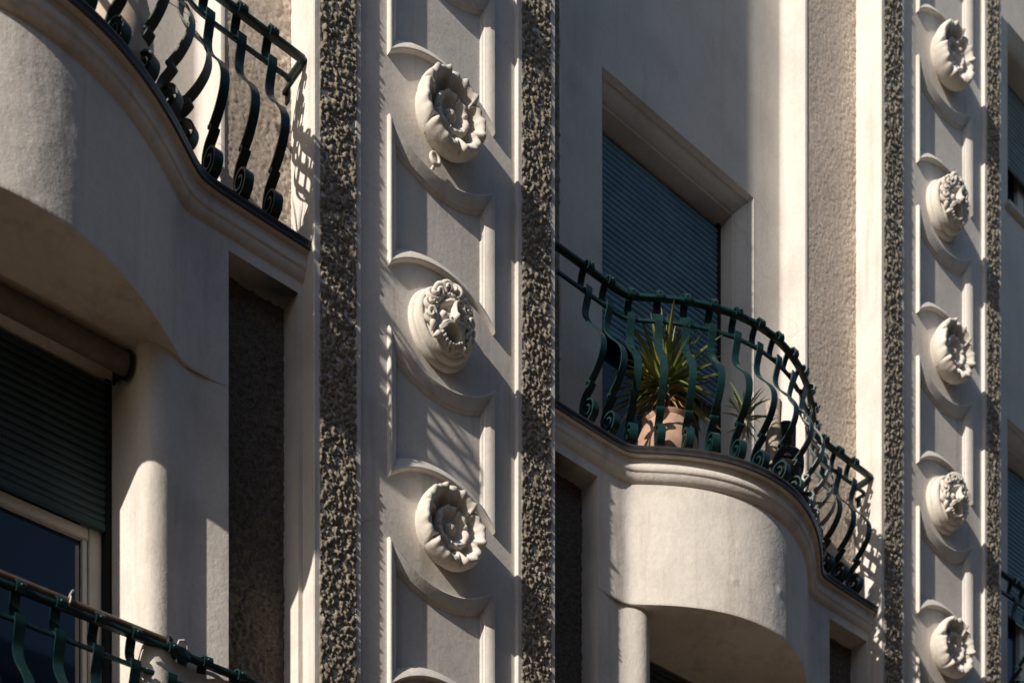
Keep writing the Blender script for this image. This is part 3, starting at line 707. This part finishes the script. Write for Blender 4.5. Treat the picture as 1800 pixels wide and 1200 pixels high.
def mask(u, v, label):
    root = empty('mask_medallion', P(u - .012, CH, v - .028)); root.scale = (1.06, 1.06, 1.06); tag(root, label, 'medallion', 'bearded masks on the pilasters')
    link('backing_disc', DISC, root); f = link('face', FACE, root)
    curls = [(-.084, .106, 1.35), (-.040, .134, 1.5), (.012, .142, 1.55), (.062, .126, 1.45), (.098, .090, 1.35), (-.118, .068, 1.3), (-.014, .108, 1.0), (.034, .104, .9),
             (.126, .040, 1.2), (-.134, .018, 1.15), (.136, -.014, 1.1), (-.134, -.036, 1.15), (.130, -.062, 1.1)]
    for k, (x, z, s) in enumerate(curls):
        rr = math.hypot(x / .15, (z + .01) / .175); h = .090 + .085 * math.sqrt(max(0.0, 1 - min(1, rr) ** 2)) ** .8 * .8
        c = link('hair_curl', CURL, root, (x, -h + .004, z), (random.uniform(-.25, .25) + .9 * z * 3, random.uniform(0, 6.28), 1.6 * x * 2)); c.scale = (s * (1 if x < 0 else -1), s * 1.25, s)
    for k, (x, z, a, s) in enumerate(((-.112, -.085, -.55, .95), (-.088, -.122, -.4, .95), (.088, -.122, .4, .95), (.112, -.085, .55, .95))):
        c = link('beard_lock', LOCK, root, (x, -.122, z + .012), (.25, -a, 0)); c.scale = (s * (1 if k % 2 else -1), s, s * .62)
    return root

rosette(P1P, VM0, 'large carved rosette on the near pilaster with a ring hook just below it', .35)
mask(P1P - .02, VM0 - MOD, 'bearded open mouthed mask between the two rosettes of the near pilaster')
rosette(P1P, VM0 - 2 * MOD, 'large carved rosette low on the near pilaster, lit petals, under the bearded mask', .30)
mask(P1P - .02, VM0 + MOD, 'bearded mask above the top edge on the near pilaster')
rosette(P2P, VM0 + 3 * MOD, 'carved rosette at the top of the far right pilaster', .9)
mask(P2P - .03, VM0 + 2 * MOD, 'upper bearded mask on the far right pilaster, second medallion from the top')
rosette(P2P, VM0 + MOD, 'carved rosette halfway up the far right pilaster between the two masks', .35)
mask(P2P - .03, VM0, 'lower bearded mask on the far right pilaster, level with the bowed balcony')
rosette(P2P, VM0 - MOD, 'carved rosette at the foot of the far right pilaster, lowest medallion there', .1)

hk = MB(); hp = [(P1P - .080 + .031 * math.cos(a), -.012 + .006 * math.sin(a), 7.992 + EYE + .036 * math.sin(a)) for a in [2 * math.pi * k / 22 for k in range(23)]]
hk.tube(hp, .0125, 10, caps=False); hk.tube([(P1P - .088, .034, 7.940 + EYE), (P1P - .086, .010, 7.943 + EYE), (P1P - .083, -.010, 7.956 + EYE)], .011, 8)
tag(hk.build('ring_hook', STONE, smooth=80), 'small cream painted ring hook under the upper rosette of the near pilaster', 'hook')

# ------------------------------------------------------------------ plants on the balconies
def blade(name, L, wid, fold, droop, mat, n=7):
    mb = MB(); rows = []
    for k in range(n + 1):
        t = k / n; w = wid * (math.sin(math.pi * min(1, .25 + t * .75)) ** .7 if t < .999 else .02) * (1 - .25 * t); z = -droop * t * t * L
        rows.append([(L * t, -w / 2, z + fold * w), (L * t, 0, z), (L * t, w / 2, z + fold * w)])
    mb.grid(rows); return mb.mesh(name, mat, smooth=70)
YL = [blade('leaf', .40, .032, .35, .10, LEAF), blade('leaf', .36, .034, .3, .32, LEAF), blade('leaf', .43, .030, .4, .02, LEAF), blade('leaf', .38, .030, .4, .18, LEAF)]
YD = [blade('dry_leaf', .30, .026, .3, .7, DRY), blade('dry_leaf', .26, .022, .3, .4, DRY)]
PLB = [blade('leaf', .20, .022, .35, .15, PALE), blade('leaf', .17, .020, .3, .35, PALE)]
THIN = [blade('leaf', .34, .008, .3, .35, PALE), blade('leaf', .28, .007, .3, .6, LEAF)]

def put_leaves(root, base, meshes, n, elev, seed, name='leaf', srange=(.75, 1.1)):
    rng = random.Random(seed)
    for k in range(n):
        el = math.radians(rng.uniform(*elev)); az = k * 2.39996 + rng.uniform(-.3, .3)
        o = link(name, meshes[k % len(meshes)], root, (base[0] + .02 * math.cos(az), base[1] + .02 * math.sin(az), base[2] + rng.uniform(-.05, .05) - .0004 * k), (rng.uniform(-.4, .4), -el, az))
        s = rng.uniform(*srange); o.scale = (s, s, s)

def potprof(r, h): return [(0, 0), (r * .72, 0), (r * .76, .01), (r * .92, h * .45), (r, h * .82), (r * 1.0, h * .86), (r * 1.09, h * .865), (r * 1.11, h * .90), (r * 1.11, h * .98), (r * 1.07, h), (r * .97, h), (r * .95, h * .93)]
def potted(name, loc, r, h, mat, label, cat='potted plant', round_=False):
    root = empty(name, loc); tag(root, label, cat)
    p = MB()
    pr = potprof(r, h) if not round_ else [(0, 0), (r * .55, 0), (r * .85, h * .16), (r, h * .42), (r * .98, h * .62), (r * .82, h * .84), (r * .70, h * .93), (r * .76, h * .97), (r * .78, h), (r * .66, h), (r * .62, h * .93)]
    p.lathe(pr, 36); link('pot', p.mesh('pot', mat, smooth=40), root)
    s = MB(); s.lathe([(r * .97 if not round_ else r * .64, h * .94), (r * .5, h * .955), (0, h * .95)], 24); link('soil', s.mesh('soil', SOIL), root)
    return root
zs = SLAB + EYE - .012
y = potted('potted_yucca', (2.02, .10, zs), .225, .40, TERRA, 'spiky yucca in a round terracotta pot on the bowed balcony', round_=True)
tk = MB(); tk.tube([(0, 0, .38), (-.01, 0, .52), (-.02, 0, .66), (-.02, 0, .76)], [.045, .04, .042, .03], 10); link('trunk', tk.mesh('trunk', BARK), y)
put_leaves(y, (-.02, 0, .70), YL, 190, (-32, 84), 3, srange=(.6, 1.22))
put_leaves(y, (-.02, 0, .58), YD, 56, (-60, 12), 4, 'dry_leaf', (.7, 1.0))
d = potted('potted_dracaena', (2.70, -.02, zs), .10, .22, TERRA, 'small pale spiky plant with a bare stem behind the railing, right of the yucca')
tk = MB(); tk.tube([(0, 0, .20), (.004, 0, .40), (.012, -.01, .62), (.02, -.01, .72)], [.022, .019, .018, .014], 8); link('stem', tk.mesh('stem', BARK), d)
put_leaves(d, (.02, -.01, .72), PLB, 26, (0, 85), 8, srange=(.9, 1.35))
put_leaves(d, (.02, -.01, .66), PLB[1:], 5, (-20, 10), 9)
k = potted('potted_stump', (3.17, .02, zs), .165, .62, BLACKPOT, 'black pot holding a thick sawn off trunk, behind the right part of the bowed railing')
lg = MB(); lg.tube([(-.12, -.05, .50), (-.14, -.06, .62), (-.15, -.06, .80), (-.13, -.05, .96)], [.062, .066, .060, .063], 12); link('trunk', lg.mesh('trunk', BARK), k)
lg2 = MB(); lg2.tube([(.06, .0, .55), (.05, 0, .72), (.07, 0, .90)], [.085, .09, .08], 12); link('trunk', lg2.mesh('trunk', BLACKPOT), k)
d2 = potted('potted_sprout', (3.36, -.02, zs), .085, .20, TERRA, 'thin leaved little plant low behind the right end of the bowed railing')
put_leaves(d2, (0, 0, .30), PLB, 20, (10, 85), 12, srange=(1.0, 1.6))
c = potted('potted_grass', (-2.20, -.04, zs), .20, .66, CREAMPOT, 'thin grassy plant in a round cream pot at the top left balcony', round_=True)
put_leaves(c, (.06, -.02, .60), THIN, 34, (10, 85), 15, srange=(.8, 1.2))

bpy.context.view_layer.update()
